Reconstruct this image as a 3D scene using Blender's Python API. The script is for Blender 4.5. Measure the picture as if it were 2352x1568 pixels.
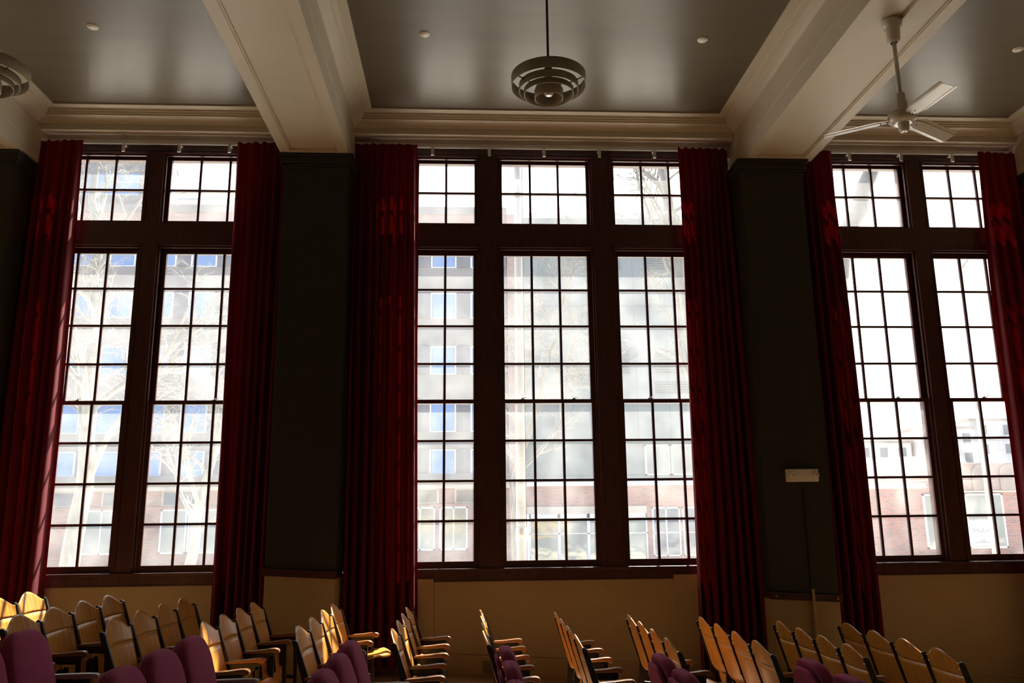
import bpy, math, random
from mathutils import Vector, Matrix
random.seed(7)
C = bpy.context.scene.collection
for o in list(bpy.data.objects): bpy.data.objects.remove(o)
H = 1.669                      # eye height above the sloping floor
SL = -0.059                    # floor falls toward the stage (to +X)
def floor_z(x): return SL * x

# ------------------------------------------------------------------ camera
cam = bpy.data.cameras.new('camera'); co = bpy.data.objects.new('camera', cam); C.objects.link(co)
cam.sensor_width = 36; cam.lens = 1905 / 2352 * 36; cam.clip_end = 600
R = Vector((0.99853625, -0.05300475, -0.0107636)); U = Vector((-0.00040853, -0.20639248, 0.9784692)); F = Vector((0.05408504, 0.97703257, 0.20611203))
m = Matrix.Identity(4)
for i in range(3): m[i][0] = R[i]; m[i][1] = U[i]; m[i][2] = -F[i]
co.matrix_world = Matrix.Translation((0, 0, H)) @ m
bpy.context.scene.camera = co
# ------------------------------------------------------------------ view
vs = bpy.context.scene.view_settings
bpy.context.scene.display_settings.display_device = 'sRGB'
vs.view_transform = 'Standard'; vs.look = 'None'; vs.gamma = 1; vs.use_curve_mapping = False
vs.exposure = 1.3
# ------------------------------------------------------------------ sky
w = bpy.data.worlds.new('sky'); bpy.context.scene.world = w; w.use_nodes = True
wn = w.node_tree.nodes; wl = w.node_tree.links; wn.clear()
wo = wn.new('ShaderNodeOutputWorld'); bg = wn.new('ShaderNodeBackground'); wl.new(bg.outputs[0], wo.inputs[0])
tc = wn.new('ShaderNodeTexCoord'); sx = wn.new('ShaderNodeSeparateXYZ'); wl.new(tc.outputs['Generated'], sx.inputs[0])
mr = wn.new('ShaderNodeMapRange'); mr.inputs[1].default_value = -0.45; mr.inputs[2].default_value = 0.45
wl.new(sx.outputs[1], mr.inputs[0])
mx = wn.new('ShaderNodeMix'); mx.data_type = 'RGBA'
mx.inputs[6].default_value = (0.11, 0.16, 0.26, 1); mx.inputs[7].default_value = (1.0, 0.98, 0.95, 1)
wl.new(mr.outputs[0], mx.inputs[0]); wl.new(mx.outputs[2], bg.inputs[0]); bg.inputs[1].default_value = 1.7
# ------------------------------------------------------------------ sun
sd = bpy.data.lights.new('sun', 'SUN'); sd.energy = 9.5; sd.angle = math.radians(0.53); sd.color = (1.0, 0.93, 0.80)
so = bpy.data.objects.new('sun', sd); C.objects.link(so)
SUN = Vector((-0.40, -1.0, -1.42)).normalized()
so.rotation_euler = SUN.to_track_quat('-Z', 'Y').to_euler(); so.location = (8, 30, 30)

# ------------------------------------------------------------------ materials
MT = {}
def mat(name, col, rough=0.5, spec=0.5, metal=0.0, noise=0.0, nscale=8.0, stretch=(1, 1, 1), bump=0.0, coat=0.0, col2=None, sheen=0.0):
    M = bpy.data.materials.new(name); M.use_nodes = True
    nt = M.node_tree; b = nt.nodes['Principled BSDF']
    b.inputs['Roughness'].default_value = rough; b.inputs['Metallic'].default_value = metal
    b.inputs['Specular IOR Level'].default_value = spec; b.inputs['Coat Weight'].default_value = coat
    b.inputs['Coat Roughness'].default_value = 0.15; b.inputs['Sheen Weight'].default_value = sheen
    t = nt.nodes.new('ShaderNodeTexCoord'); mp = nt.nodes.new('ShaderNodeMapping'); mp.inputs[3].default_value = stretch
    n = nt.nodes.new('ShaderNodeTexNoise'); n.inputs['Scale'].default_value = nscale; n.inputs['Detail'].default_value = 5
    nt.links.new(t.outputs['Object'], mp.inputs[0]); nt.links.new(mp.outputs[0], n.inputs[0])
    c2 = col2 if col2 else tuple(c * (1 - noise) for c in col)
    x = nt.nodes.new('ShaderNodeMix'); x.data_type = 'RGBA'
    x.inputs[6].default_value = (*c2, 1); x.inputs[7].default_value = (*col, 1)
    r = nt.nodes.new('ShaderNodeMapRange'); r.inputs[1].default_value = 0.35; r.inputs[2].default_value = 0.65
    nt.links.new(n.outputs[0], r.inputs[0]); nt.links.new(r.outputs[0], x.inputs[0]); nt.links.new(x.outputs[2], b.inputs['Base Color'])
    if bump:
        bp = nt.nodes.new('ShaderNodeBump'); bp.inputs['Strength'].default_value = bump; bp.inputs['Distance'].default_value = 0.01
        nt.links.new(n.outputs[0], bp.inputs['Height']); nt.links.new(bp.outputs[0], b.inputs['Normal'])
    MT[name] = M; return M
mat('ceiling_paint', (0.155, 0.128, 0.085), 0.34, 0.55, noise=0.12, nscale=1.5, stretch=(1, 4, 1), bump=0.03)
mat('cream_paint', (0.64, 0.58, 0.455), 0.48, 0.4, noise=0.05, nscale=2)
mat('wall_beige', (0.46, 0.33, 0.16), 0.62, 0.3, noise=0.08, nscale=2)
mat('pillar_olive', (0.036, 0.035, 0.025), 0.6, 0.3, noise=0.1, nscale=3)
mat('mahogany', (0.085, 0.024, 0.017), 0.30, 0.5, noise=0.4, nscale=6, stretch=(6, 6, 0.6))
mat('plywood', (0.70, 0.33, 0.06), 0.34, 0.35, nscale=4, stretch=(3, 9, 0.8), coat=0.1, col2=(0.52, 0.21, 0.03))
mat('arm_wood', (0.36, 0.16, 0.06), 0.30, 0.5, nscale=6, stretch=(1, 8, 8), coat=0.4, col2=(0.22, 0.09, 0.035))
mat('black_iron', (0.012, 0.012, 0.014), 0.38, 0.5, noise=0.3, nscale=30)
mat('steel', (0.55, 0.55, 0.56), 0.3, 0.5, metal=1.0)
mat('purple_fabric', (0.36, 0.070, 0.145), 0.9, 0.1, noise=0.18, nscale=120, bump=0.25)
mat('grey_plastic', (0.40, 0.36, 0.31), 0.4)
mat('white_plastic', (0.85, 0.82, 0.74), 0.4, noise=0.05)
mat('rail_white', (0.70, 0.70, 0.68), 0.3, noise=0.05)
mat('lamp_enamel', (0.42, 0.38, 0.27), 0.42, 0.45, noise=0.06, nscale=6)
mat('lamp_dark', (0.06, 0.055, 0.045), 0.45)
mat('fan_white', (0.68, 0.66, 0.58), 0.22, 0.6, noise=0.05, nscale=5, coat=0.4)
mat('floor_wood', (0.46, 0.29, 0.15), 0.40, 0.5, nscale=3, stretch=(1, 14, 1), col2=(0.34, 0.20, 0.10))
mat('room_wall', (0.50, 0.42, 0.30), 0.7, noise=0.1)
mat('bark', (0.33, 0.33, 0.315), 0.85, 0.2, nscale=9, stretch=(1, 1, 0.3), col2=(0.23, 0.23, 0.215), bump=0.3)
mat('bark_grey', (0.25, 0.255, 0.25), 0.85, 0.2, nscale=9, stretch=(1, 1, 0.3), col2=(0.20, 0.195, 0.18), bump=0.3)
mat('concrete', (0.27, 0.255, 0.255), 0.8, noise=0.12, nscale=0.4)
mat('concrete_pole', (0.45, 0.44, 0.42), 0.7, noise=0.12, nscale=3)
mat('metal_panel', (0.235, 0.265, 0.27), 0.5, noise=0.06, nscale=0.3)
mat('louvre_grey', (0.19, 0.21, 0.215), 0.5)
mat('white_frame', (0.80, 0.80, 0.80), 0.5)
mat('tan_stone', (0.62, 0.55, 0.46), 0.7, noise=0.08)
mat('dark_band', (0.16, 0.16, 0.19), 0.5)
mat('pavement', (0.60, 0.58, 0.53), 0.9, noise=0.15, nscale=0.5)
mat('grass', (0.16, 0.22, 0.08), 0.95, noise=0.3, nscale=2)
mat('far_pale', (0.60, 0.58, 0.57), 0.8, noise=0.2, nscale=0.5)
mat('far_white', (0.86, 0.86, 0.86), 0.7)
mat('far_brown', (0.40, 0.33, 0.30), 0.8, noise=0.3, nscale=0.3)
mat('poster', (0.80, 0.78, 0.72), 0.6)
mat('ink', (0.12, 0.13, 0.15), 0.6)

def window_reflect(name, tint, rough, fac):
    M = bpy.data.materials.new(name); M.use_nodes = True; nt = M.node_tree; b = nt.nodes['Principled BSDF']
    b.inputs['Base Color'].default_value = (*tint, 1); b.inputs['Metallic'].default_value = fac; b.inputs['Roughness'].default_value = rough
    n = nt.nodes.new('ShaderNodeTexNoise'); n.inputs['Scale'].default_value = 0.9
    bp = nt.nodes.new('ShaderNodeBump'); bp.inputs['Strength'].default_value = 0.08; bp.inputs['Distance'].default_value = 0.2
    t = nt.nodes.new('ShaderNodeTexCoord'); nt.links.new(t.outputs['Object'], n.inputs[0]); nt.links.new(n.outputs[0], bp.inputs['Height']); nt.links.new(bp.outputs[0], b.inputs['Normal'])
    MT[name] = M
window_reflect('blue_glass', (0.40, 0.54, 0.76), 0.05, 0.75)
window_reflect('shop_glass', (0.42, 0.42, 0.34), 0.08, 0.35)  # tan-green tint stands in for reflected beige brick and lawn
window_reflect('dark_glass', (0.20, 0.21, 0.22), 0.08, 0.5)

def brick(name, c1, c2, mortar):
    M = bpy.data.materials.new(name); M.use_nodes = True; nt = M.node_tree; b = nt.nodes['Principled BSDF']; b.inputs['Roughness'].default_value = 0.9
    t = nt.nodes.new('ShaderNodeTexCoord'); s = nt.nodes.new('ShaderNodeSeparateXYZ'); c = nt.nodes.new('ShaderNodeCombineXYZ')
    nt.links.new(t.outputs['Object'], s.inputs[0]); nt.links.new(s.outputs[0], c.inputs[0]); nt.links.new(s.outputs[2], c.inputs[1])
    k = nt.nodes.new('ShaderNodeTexBrick'); k.inputs['Scale'].default_value = 1.0; k.inputs['Brick Width'].default_value = 0.36; k.inputs['Row Height'].default_value = 0.12
    k.inputs['Mortar Size'].default_value = 0.012; k.inputs['Color1'].default_value = (*c1, 1); k.inputs['Color2'].default_value = (*c2, 1); k.inputs['Mortar'].default_value = (*mortar, 1)
    k.inputs['Bias'].default_value = -0.35
    nt.links.new(c.outputs[0], k.inputs[0]); nt.links.new(k.outputs[0], b.inputs['Base Color']); MT[name] = M
brick('brick_red', (0.44, 0.17, 0.13), (0.13, 0.12, 0.13), (0.42, 0.36, 0.34))
brick('brick_brown', (0.40, 0.25, 0.22), (0.30, 0.22, 0.20), (0.45, 0.38, 0.36))

def glass(name, haze):
    M = bpy.data.materials.new(name); M.use_nodes = True; nt = M.node_tree; nt.nodes.clear(); L = nt.links
    out = nt.nodes.new('ShaderNodeOutputMaterial'); tr = nt.nodes.new('ShaderNodeBsdfTransparent'); tr.inputs[0].default_value = (0.97, 0.98, 0.98, 1)
    gl = nt.nodes.new('ShaderNodeBsdfGlossy'); gl.inputs['Roughness'].default_value = 0.02
    fr = nt.nodes.new('ShaderNodeFresnel'); fr.inputs[0].default_value = 1.45
    m1 = nt.nodes.new('ShaderNodeMixShader'); L.new(fr.outputs[0], m1.inputs[0]); L.new(tr.outputs[0], m1.inputs[1]); L.new(gl.outputs[0], m1.inputs[2])
    df = nt.nodes.new('ShaderNodeBsdfTranslucent'); df.inputs[0].default_value = (0.9, 0.92, 0.92, 1)
    m2 = nt.nodes.new('ShaderNodeMixShader')
    t = nt.nodes.new('ShaderNodeTexCoord'); n = nt.nodes.new('ShaderNodeTexNoise'); n.inputs['Scale'].default_value = 2.5; n.inputs['Detail'].default_value = 8
    L.new(t.outputs['Object'], n.inputs[0]); r = nt.nodes.new('ShaderNodeMapRange'); r.inputs[1].default_value = 0.3; r.inputs[2].default_value = 0.75
    r.inputs[3].default_value = haze * 0.6; r.inputs[4].default_value = haze * 1.5
    L.new(n.outputs[0], r.inputs[0]); L.new(r.outputs[0], m2.inputs[0]); L.new(m1.outputs[0], m2.inputs[1]); L.new(df.outputs[0], m2.inputs[2])
    L.new(m2.outputs[0], out.inputs[0]); MT[name] = M
glass('dusty_glass', 0.09)

def velvet():
    M = bpy.data.materials.new('red_velvet'); M.use_nodes = True; nt = M.node_tree; L = nt.links
    b = nt.nodes['Principled BSDF']; out = nt.nodes['Material Output']
    t = nt.nodes.new('ShaderNodeTexCoord'); mp = nt.nodes.new('ShaderNodeMapping'); mp.inputs[3].default_value = (1, 1, 0.1)
    n = nt.nodes.new('ShaderNodeTexNoise'); n.inputs['Scale'].default_value = 14; n.inputs['Detail'].default_value = 4
    L.new(t.outputs['Object'], mp.inputs[0]); L.new(mp.outputs[0], n.inputs[0])
    x = nt.nodes.new('ShaderNodeMix'); x.data_type = 'RGBA'; x.inputs[6].default_value = (0.06, 0.0015, 0.004, 1); x.inputs[7].default_value = (0.14, 0.004, 0.009, 1)
    L.new(n.outputs[0], x.inputs[0]); L.new(x.outputs[2], b.inputs['Base Color']); b.inputs['Roughness'].default_value = 0.85
    b.inputs['Sheen Weight'].default_value = 0.12; b.inputs['Sheen Tint'].default_value = (1.0, 0.35, 0.4, 1); b.inputs['Specular IOR Level'].default_value = 0.2
    tl = nt.nodes.new('ShaderNodeBsdfTranslucent'); tl.inputs[0].default_value = (0.55, 0.005, 0.01, 1)
    ms = nt.nodes.new('ShaderNodeMixShader'); ms.inputs[0].default_value = 0.018
    L.new(b.outputs[0], ms.inputs[1]); L.new(tl.outputs[0], ms.inputs[2]); L.new(ms.outputs[0], out.inputs[0]); MT['red_velvet'] = M
velvet()

# ------------------------------------------------------------------ mesh helpers
class MB:
    def __init__(s): s.v = []; s.f = []; s.sm = []
    def add(s, vs_, fs, smooth=False):
        b = len(s.v); s.v += [tuple(a) for a in vs_]; s.f += [tuple(b + i for i in f) for f in fs]; s.sm += [smooth] * len(fs); return s
    def box(s, x0, x1, y0, y1, z0, z1): return s.hexa(x0, x1, y0, y1, lambda x: z0, lambda x: z1)
    def hexa(s, x0, x1, y0, y1, zb, zt):
        v = [(x0, y0, zb(x0)), (x1, y0, zb(x1)), (x1, y1, zb(x1)), (x0, y1, zb(x0)), (x0, y0, zt(x0)), (x1, y0, zt(x1)), (x1, y1, zt(x1)), (x0, y1, zt(x0))]
        return s.add(v, [(0, 3, 2, 1), (4, 5, 6, 7), (0, 1, 5, 4), (1, 2, 6, 5), (2, 3, 7, 6), (3, 0, 4, 7)])
    def prism_xz(s, pts, y0, y1, smooth=False):      # polygon in XZ, extruded along Y (CCW seen from -Y)
        n = len(pts); v = [(x, y0, z) for x, z in pts] + [(x, y1, z) for x, z in pts]
        f = [tuple(range(n)), tuple(range(2 * n - 1, n - 1, -1))] + [(i, i + n, (i + 1) % n + n, (i + 1) % n) for i in range(n)]
        return s.add(v, f, smooth)
    def sweep_x(s, pts, x0, x1):                     # polygon in YZ, extruded along X
        n = len(pts); v = [(x0, y, z) for y, z in pts] + [(x1, y, z) for y, z in pts]
        f = [tuple(range(n - 1, -1, -1)), tuple(range(n, 2 * n))] + [(i, (i + 1) % n, (i + 1) % n + n, i + n) for i in range(n)]
        return s.add(v, f)
    def sweep_loop(s, rings, closed=True, caps=True, smooth=False):
        n = len(rings[0]); v = [p for r in rings for p in r]; f = []
        for k in range(len(rings) - 1):
            for i in range(n):
                j = (i + 1) % n
                f.append((k * n + i, k * n + j, (k + 1) * n + j, (k + 1) * n + i))
        if caps: f += [tuple(range(n - 1, -1, -1)), tuple((len(rings) - 1) * n + i for i in range(n))]
        return s.add(v, f, smooth)
    def tube(s, pts, rads, sides=8, caps=True):
        rings = []; pts = [Vector(p) for p in pts]
        if not hasattr(rads, '__len__'): rads = [rads] * len(pts)
        up = None
        for i, p in enumerate(pts):
            d = (pts[min(i + 1, len(pts) - 1)] - pts[max(i - 1, 0)]).normalized()
            if up is None: up = Vector((0, 0, 1)) if abs(d.z) < 0.9 else Vector((1, 0, 0))
            a = d.cross(up).normalized(); b = a.cross(d).normalized(); up = b
            rings.append([tuple(p + rads[i] * (math.cos(2 * math.pi * k / sides) * a - math.sin(2 * math.pi * k / sides) * b)) for k in range(sides)])
        return s.sweep_loop(rings, caps=caps, smooth=True)
    def lathe(s, prof, cx=0, cy=0, n=32, smooth=True):   # profile [(r,z)] open
        rings = [[(cx + r * math.cos(2 * math.pi * k / n), cy + r * math.sin(2 * math.pi * k / n), z) for k in range(n)] for r, z in prof]
        return s.sweep_loop(rings, caps=False, smooth=smooth)
    def build(s, name, m_, parent=None, loc=None, bevel=0, kind=None, label=None):
        me = bpy.data.meshes.new(name); me.from_pydata(s.v, [], s.f); me.update()
        me.polygons.foreach_set('use_smooth', s.sm); me.materials.append(MT[m_] if isinstance(m_, str) else m_)
        o = bpy.data.objects.new(name, me); C.objects.link(o)
        if parent: o.parent = parent
        if loc: o.location = loc
        if bevel:
            b = o.modifiers.new('bevel', 'BEVEL'); b.width = bevel; b.segments = 2; b.limit_method = 'ANGLE'; b.angle_limit = math.radians(40)
        if kind: o['kind'] = kind
        if label: o['label'] = label
        return o
def thing(name, label, cat, loc=(0, 0, 0), rz=0, group=None):
    o = bpy.data.objects.new(name, None); C.objects.link(o); o.location = loc; o.rotation_euler = (0, 0, rz); o.empty_display_size = 0.1
    o['label'] = label; o['category'] = cat
    if group: o['group'] = group
    return o
def tag(o, label, cat, group=None):
    o['label'] = label; o['category'] = cat
    if group: o['group'] = group
    return o
def struct(name, mb, m_, parent=None, bevel=0):
    return mb.build(name, m_, parent, bevel=bevel, kind='structure' if not parent else None)
def sroot(name):
    o = bpy.data.objects.new(name, None); C.objects.link(o); o['kind'] = 'structure'; return o
def dup(root, loc, rz=0, label=None, group=None, skip=()):
    r = root.copy(); C.objects.link(r); r.location = loc; r.rotation_euler = (0, 0, rz)
    if label: r['label'] = label
    if group: r['group'] = group
    for ch in list(root.children):
        if ch.name.split('.')[0] in skip: continue
        c = ch.copy(); C.objects.link(c); c.parent = r
        for g in ch.children:
            d = g.copy(); C.objects.link(d); d.parent = c
    return r
def Z(z): return z + H

# ================================================================== ROOM SHELL
CEIL = Z(4.72); YP = 8.95; YF = 9.28; YC = 9.50; YO = 9.80
XL, XR, YB = -11.2, 13.2, -4.5
PIL = [(-5.80, -5.05), (-2.08, -1.355), (3.21, 3.94), (6.90, 7.65)]
BAYS = [(-5.05, -2.08), (-1.355, 3.21), (3.94, 6.90), (-10.4, -5.80), (7.65, 12.2)]  # last two bays lie out of view, added to brighten the room
struct('floor', MB().hexa(XL - .2, XR + .2, YB - .2, YO, lambda x: floor_z(x) - .25, floor_z), 'floor_wood')
struct('ceiling', MB().box(XL - .2, XR + .2, YB - .2, YO, CEIL, CEIL + .25), 'ceiling_paint')
struct('wall_left', MB().box(XL - .2, XL, YB, YO, -1, CEIL), 'room_wall')
struct('wall_right', MB().box(XR, XR + .2, YB, YO, -1, CEIL), 'room_wall')
struct('wall_back', MB().box(XL, XR, YB - .2, YB, -1, CEIL), 'room_wall')
# window wall: parapet, header, solid ends
mb = MB()
for a, b in BAYS: mb.hexa(a, b, YC, YO, lambda x: floor_z(x) - .2, lambda x: Z(-.66))
struct('wall_window', mb, 'wall_beige')
mb = MB()
for a, b in BAYS: mb.box(a - .1, b + .1, YC, YO, Z(4.34), CEIL)
struct('wall_header', mb, 'cream_paint')
struct('wall_end', MB().hexa(XL, -10.4, YC, YO, lambda x: floor_z(x) - .2, lambda x: CEIL).hexa(12.2, XR, YC, YO, lambda x: floor_z(x) - .2, lambda x: CEIL), 'room_wall')
# frieze box above the windows with crown mouldings
def crown(p):  # profile offsets (proj, z) from a face, top at ceiling
    return p
CP = [(0, 4.575), (.012, 4.58), (.035, 4.60), (.07, 4.618), (.095, 4.628), (.112, 4.632), (.112, 4.65), (.128, 4.655), (.128, 4.672), (.145, 4.678), (.145, 4.697), (.235, 4.703), (.235, 4.72), (0, 4.72)]
for i, (a, b) in enumerate(BAYS):
    mb = MB(); mb.box(a - .05, b + .05, YF, YC + .01, Z(4.50), CEIL)
    struct('trim_%d' % (i + 1), mb, 'cream_paint')
    # crown running round the bay: along the frieze and both beam sides back into the room
    xa, xb = a + (-.005), b + .005
    xa = (-5.00, -1.355, 4.06, -10.4, 7.62)[i]; xb = (-2.12, 3.27, 6.86, -5.76, 12.2)[i]
    rings = []
    rings.append([(xa + p, YB, Z(z)) for p, z in CP]); rings.append([(xa + p, YF - p, Z(z)) for p, z in CP])
    rings.append([(xb - p, YF - p, Z(z)) for p, z in CP]); rings.append([(xb - p, YB, Z(z)) for p, z in CP])
    struct('trim_%d' % (i + 11), MB().sweep_loop(rings), 'cream_paint')
# ceiling beams
BEAMS = [(-5.76, -5.00), (-2.12, -1.355), (3.27, 4.06), (6.86, 7.62)]
for i, (a, b) in enumerate(BEAMS):
    zb = 4.07; mb = MB()
    # body with a sunk panel in the soffit (stepped picture-frame moulding)
    e = .115
    mb.box(a, b, YB, YO, Z(zb + .02), CEIL - .002)
    mb.box(a, a + e, YB, YP + .02, Z(zb), Z(zb + .02)); mb.box(b - e, b, YB, YP + .02, Z(zb), Z(zb + .02)); mb.box(a + e, b - e, YP - .11, YP + .02, Z(zb), Z(zb + .02))
    mb.box(a + e, a + e + .018, YB, YP - .11, Z(zb + .008), Z(zb + .02)); mb.box(b - e - .018, b - e, YB, YP - .11, Z(zb + .008), Z(zb + .02)); mb.box(a + e, b - e, YP - .128, YP - .11, Z(zb + .008), Z(zb + .02))
    # small bead along each lower side
    for s_, xx in ((-1, a), (1, b)):
        mb.box(min(xx, xx + s_ * .012), max(xx, xx + s_ * .012), YB, YF, Z(zb + .20), Z(zb + .235))
    struct('trim_%d' % (i + 21), mb, 'cream_paint')
# pilasters: dark upper shaft, capital, dado rail that follows the floor, beige foot
for i, (a, b) in enumerate(PIL):
    r = sroot('wall_pilaster' if i == 0 else 'wall_pilaster.%03d' % i)
    MB().hexa(a, b, YP, YO, lambda x: floor_z(x) + 1.04, lambda x: Z(3.93)).build('shaft', 'pillar_olive', r, bevel=.008)
    MB().hexa(a + .002, b - .002, YP + .004, YO, lambda x: floor_z(x) - .2, lambda x: floor_z(x) + .985).build('foot', 'wall_beige', r)
    mb = MB()
    for d, z0, z1 in ((.012, 3.90, 3.925), (.025, 3.925, 3.955), (.045, 3.955, 4.03), (.06, 4.03, 4.068)):
        mb.box(a - d, b + d, YP - d, YO, Z(z0), Z(z1))
    mb.build('capital', 'pillar_olive', r, bevel=.006)
    mb = MB(); mb.hexa(a - .012, b + .012, YP - .018, YF + .1, lambda x: floor_z(x) + .975, lambda x: floor_z(x) + 1.05)
    mb.hexa(a - .02, b + .02, YP - .028, YF + .1, lambda x: floor_z(x) + 1.035, lambda x: floor_z(x) + 1.05)
    mb.build('dado_rail', 'mahogany', r, bevel=.004)
# base boards
for i, (a, b) in enumerate(BAYS):
    mb = MB(); mb.hexa(a + .01, b - .01, YC - .022, YC, lambda x: floor_z(x), lambda x: floor_z(x) + .185)
    mb.hexa(a + .01, b - .01, YC - .03, YC, lambda x: floor_z(x) + .185, lambda x: floor_z(x) + .21)
    mb.build('baseboard_%s' % ('left', 'centre', 'right', 'far_left', 'far_right')[i], 'wall_beige', kind='structure', bevel=.003)
for i, (a, b) in enumerate(PIL[1:3]):
    MB().hexa(a - .015, b + .015, YP - .02, YC - .03, lambda x: floor_z(x), lambda x: floor_z(x) + .19).build('baseboard_pillar' if i == 0 else 'baseboard_pillar.001', 'wall_beige', kind='structure', bevel=.003)
# shallow corner boards under the centre window
struct('trim_31', MB().box(-.62, -.365, YC - .035, YC, Z(-1.45), Z(-.665)), 'wall_beige')
struct('trim_32', MB().box(2.30, 2.62, YC - .035, YC, Z(-1.6), Z(-.655)), 'wall_beige')

# ================================================================== WINDOWS
UNITS = [[-4.405, -3.05], [-.43, .948, 2.34], [4.94, 6.305], [-9.5, -8.1, -6.7], [8.55, 9.93, 11.3]]  # last two sets fill the added, unseen bays
OH = .575
ZT = dict(tb=3.495, tm=3.895, tt=4.265, ut=3.083, um=[2.657, 2.211, 1.757], ub=1.333, lt=1.283, lm=[.851, .398, -.046], lb=-.485)
for bi, (a, b) in enumerate(BAYS):
    mb = MB(); us = UNITS[bi]
    edges = [a] + [v for u in us for v in (u - OH, u + OH)] + [b]
    for k in range(0, len(edges), 2): mb.box(edges[k], edges[k + 1], YC, YO - .02, Z(-.56), Z(4.36))
    for u in us:
        mb.box(u - OH, u + OH, YC, YO - .02, Z(4.31), Z(4.36))
        mb.box(u - OH, u + OH, YC, YO - .02, Z(3.155), Z(3.44))
        # stepped stops inside every opening
        for z0, z1 in ((3.44, 4.31), (-.56, 3.155)):
            for s_ in (-1, 1):
                e = u + s_ * OH; mb.box(min(e, e - s_ * .02), max(e, e - s_ * .02), YC + .02, YC + .05, Z(z0), Z(z1))
                mb.box(min(e, e - s_ * .035), max(e, e - s_ * .035), YC + .145, YC + .17, Z(z0), Z(z1))
            mb.box(u - OH, u + OH, YC + .02, YC + .05, Z(z1 - .02), Z(z1)); mb.box(u - OH, u + OH, YC + .145, YC + .17, Z(z1 - .03), Z(z1))
        # raised back-band round the opening
        for z0, z1 in ((3.44, 4.31), (-.56, 3.155)):
            for s_ in (-1, 1):
                e = u + s_ * (OH + .012); mb.box(e - .010, e + .010, YC - .010, YC + .002, Z(z0 + .0), Z(z1 + .022))
            mb.box(u - OH - .022, u + OH + .022, YC - .010, YC + .002, Z(z1 + .002), Z(z1 + .022))
    mb.build('trim_%d' % (bi + 41), 'mahogany', kind='structure')
    mb = MB(); mb.box(a, b, YC - .03, YO + .06, Z(-.585), Z(-.56)); mb.box(a, b, YC - .012, YC + .005, Z(-.69), Z(-.585)); mb.box(a, b, YC - .02, YC + .004, Z(-.70), Z(-.682))
    mb.build('trim_%d' % (bi + 51), 'mahogany', kind='structure', bevel=.004)
    mb = MB(); mb.box(a, b, 9.70, 9.98, Z(3.33), Z(3.425)); mb.box(a, b, YO + .06, 9.98, Z(-.66), Z(-.575)); mb.build('trim_%d' % (bi + 71), 'white_frame', kind='structure', bevel=.004)  # unseen pale ledges outside, added to bounce sunlight up to the soffit
    mb = MB(); mb.box(a, b, YC - .008, YC + .004, Z(4.345), Z(4.47)); mb.build('trim_%d' % (bi + 61), 'mahogany', kind='structure')

def sash(mb, u, hw, ho, z0, z1, gz0, gz1, rows, y, d=.042, mw=.0135):
    """stiles + rails + muntins; glass opening gz0..gz1, half width hw"""
    mb.box(u - ho, u - hw, y - d / 2, y + d / 2, Z(z0), Z(z1)); mb.box(u + hw, u + ho, y - d / 2, y + d / 2, Z(z0), Z(z1))
    mb.box(u - hw, u + hw, y - d / 2, y + d / 2, Z(gz1), Z(z1)); mb.box(u - hw, u + hw, y - d / 2, y + d / 2, Z(z0), Z(gz0))
    for k in (1, 2):
        x = u - hw + 2 * hw * k / 3; mb.box(x - mw, x + mw, y - .015, y + .015, Z(gz0), Z(gz1)); mb.box(x - mw * .5, x + mw * .5, y - .021, y + .021, Z(gz0), Z(gz1))
    for r_ in rows: mb.box(u - hw, u + hw, y - .016, y + .016, Z(r_ - mw), Z(r_ + mw)); mb.box(u - hw, u + hw, y - .0215, y + .0215, Z(r_ - mw * .5), Z(r_ + mw * .5))
def pane(u, hw, z0, z1, y, par):
    MB().add([(u - hw, y, Z(z0)), (u + hw, y, Z(z0)), (u + hw, y, Z(z1)), (u - hw, y, Z(z1))], [(0, 1, 2, 3)]).build('glass', 'dusty_glass', par)
n = 0
LOCKX = {0: [.0], 1: [.17], 2: [-.17], 3: [-.30, .30], 4: [-.20], 5: [.2], 6: [-.1]}
for bi, us in enumerate(UNITS):
    for u in us:
        n += 1; W = sroot('window_%d' % n)
        m1 = MB(); sash(m1, u, .52, .558, 3.442, 4.308, ZT['tb'], ZT['tt'], [ZT['tm'] - .012], 9.62); s1 = m1.build('transom_sash', 'mahogany', W); pane(u, .521, ZT['tb'], ZT['tt'], 9.62, s1)
        m2 = MB(); sash(m2, u, .505, .555, ZT['ub'] - .05, 3.15, ZT['ub'], ZT['ut'], ZT['um'], 9.625); s2 = m2.build('upper_sash', 'mahogany', W); pane(u, .506, ZT['ub'], ZT['ut'], 9.625, s2)
        m3 = MB(); sash(m3, u, .505, .555, -.558, 1.329, ZT['lb'], ZT['lt'], ZT['lm'], 9.575); s3 = m3.build('lower_sash', 'mahogany', W); pane(u, .506, ZT['lb'], ZT['lt'], 9.575, s3)
        for lx in LOCKX.get(n - 1, ()):
            ml = MB(); ml.box(u + lx - .022, u + lx + .022, 9.56, 9.60, Z(1.329), Z(1.336)); ml.lathe([(.001, Z(1.352)), (.012, Z(1.35)), (.014, Z(1.336))], u + lx, 9.58, 12)
            ml.tube([(u + lx, 9.575, Z(1.345)), (u + lx + .03, 9.57, Z(1.352)), (u + lx + .045, 9.565, Z(1.348))], [.005, .005, .004], 6)
            ml.build('sash_lock', 'steel', W)

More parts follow.
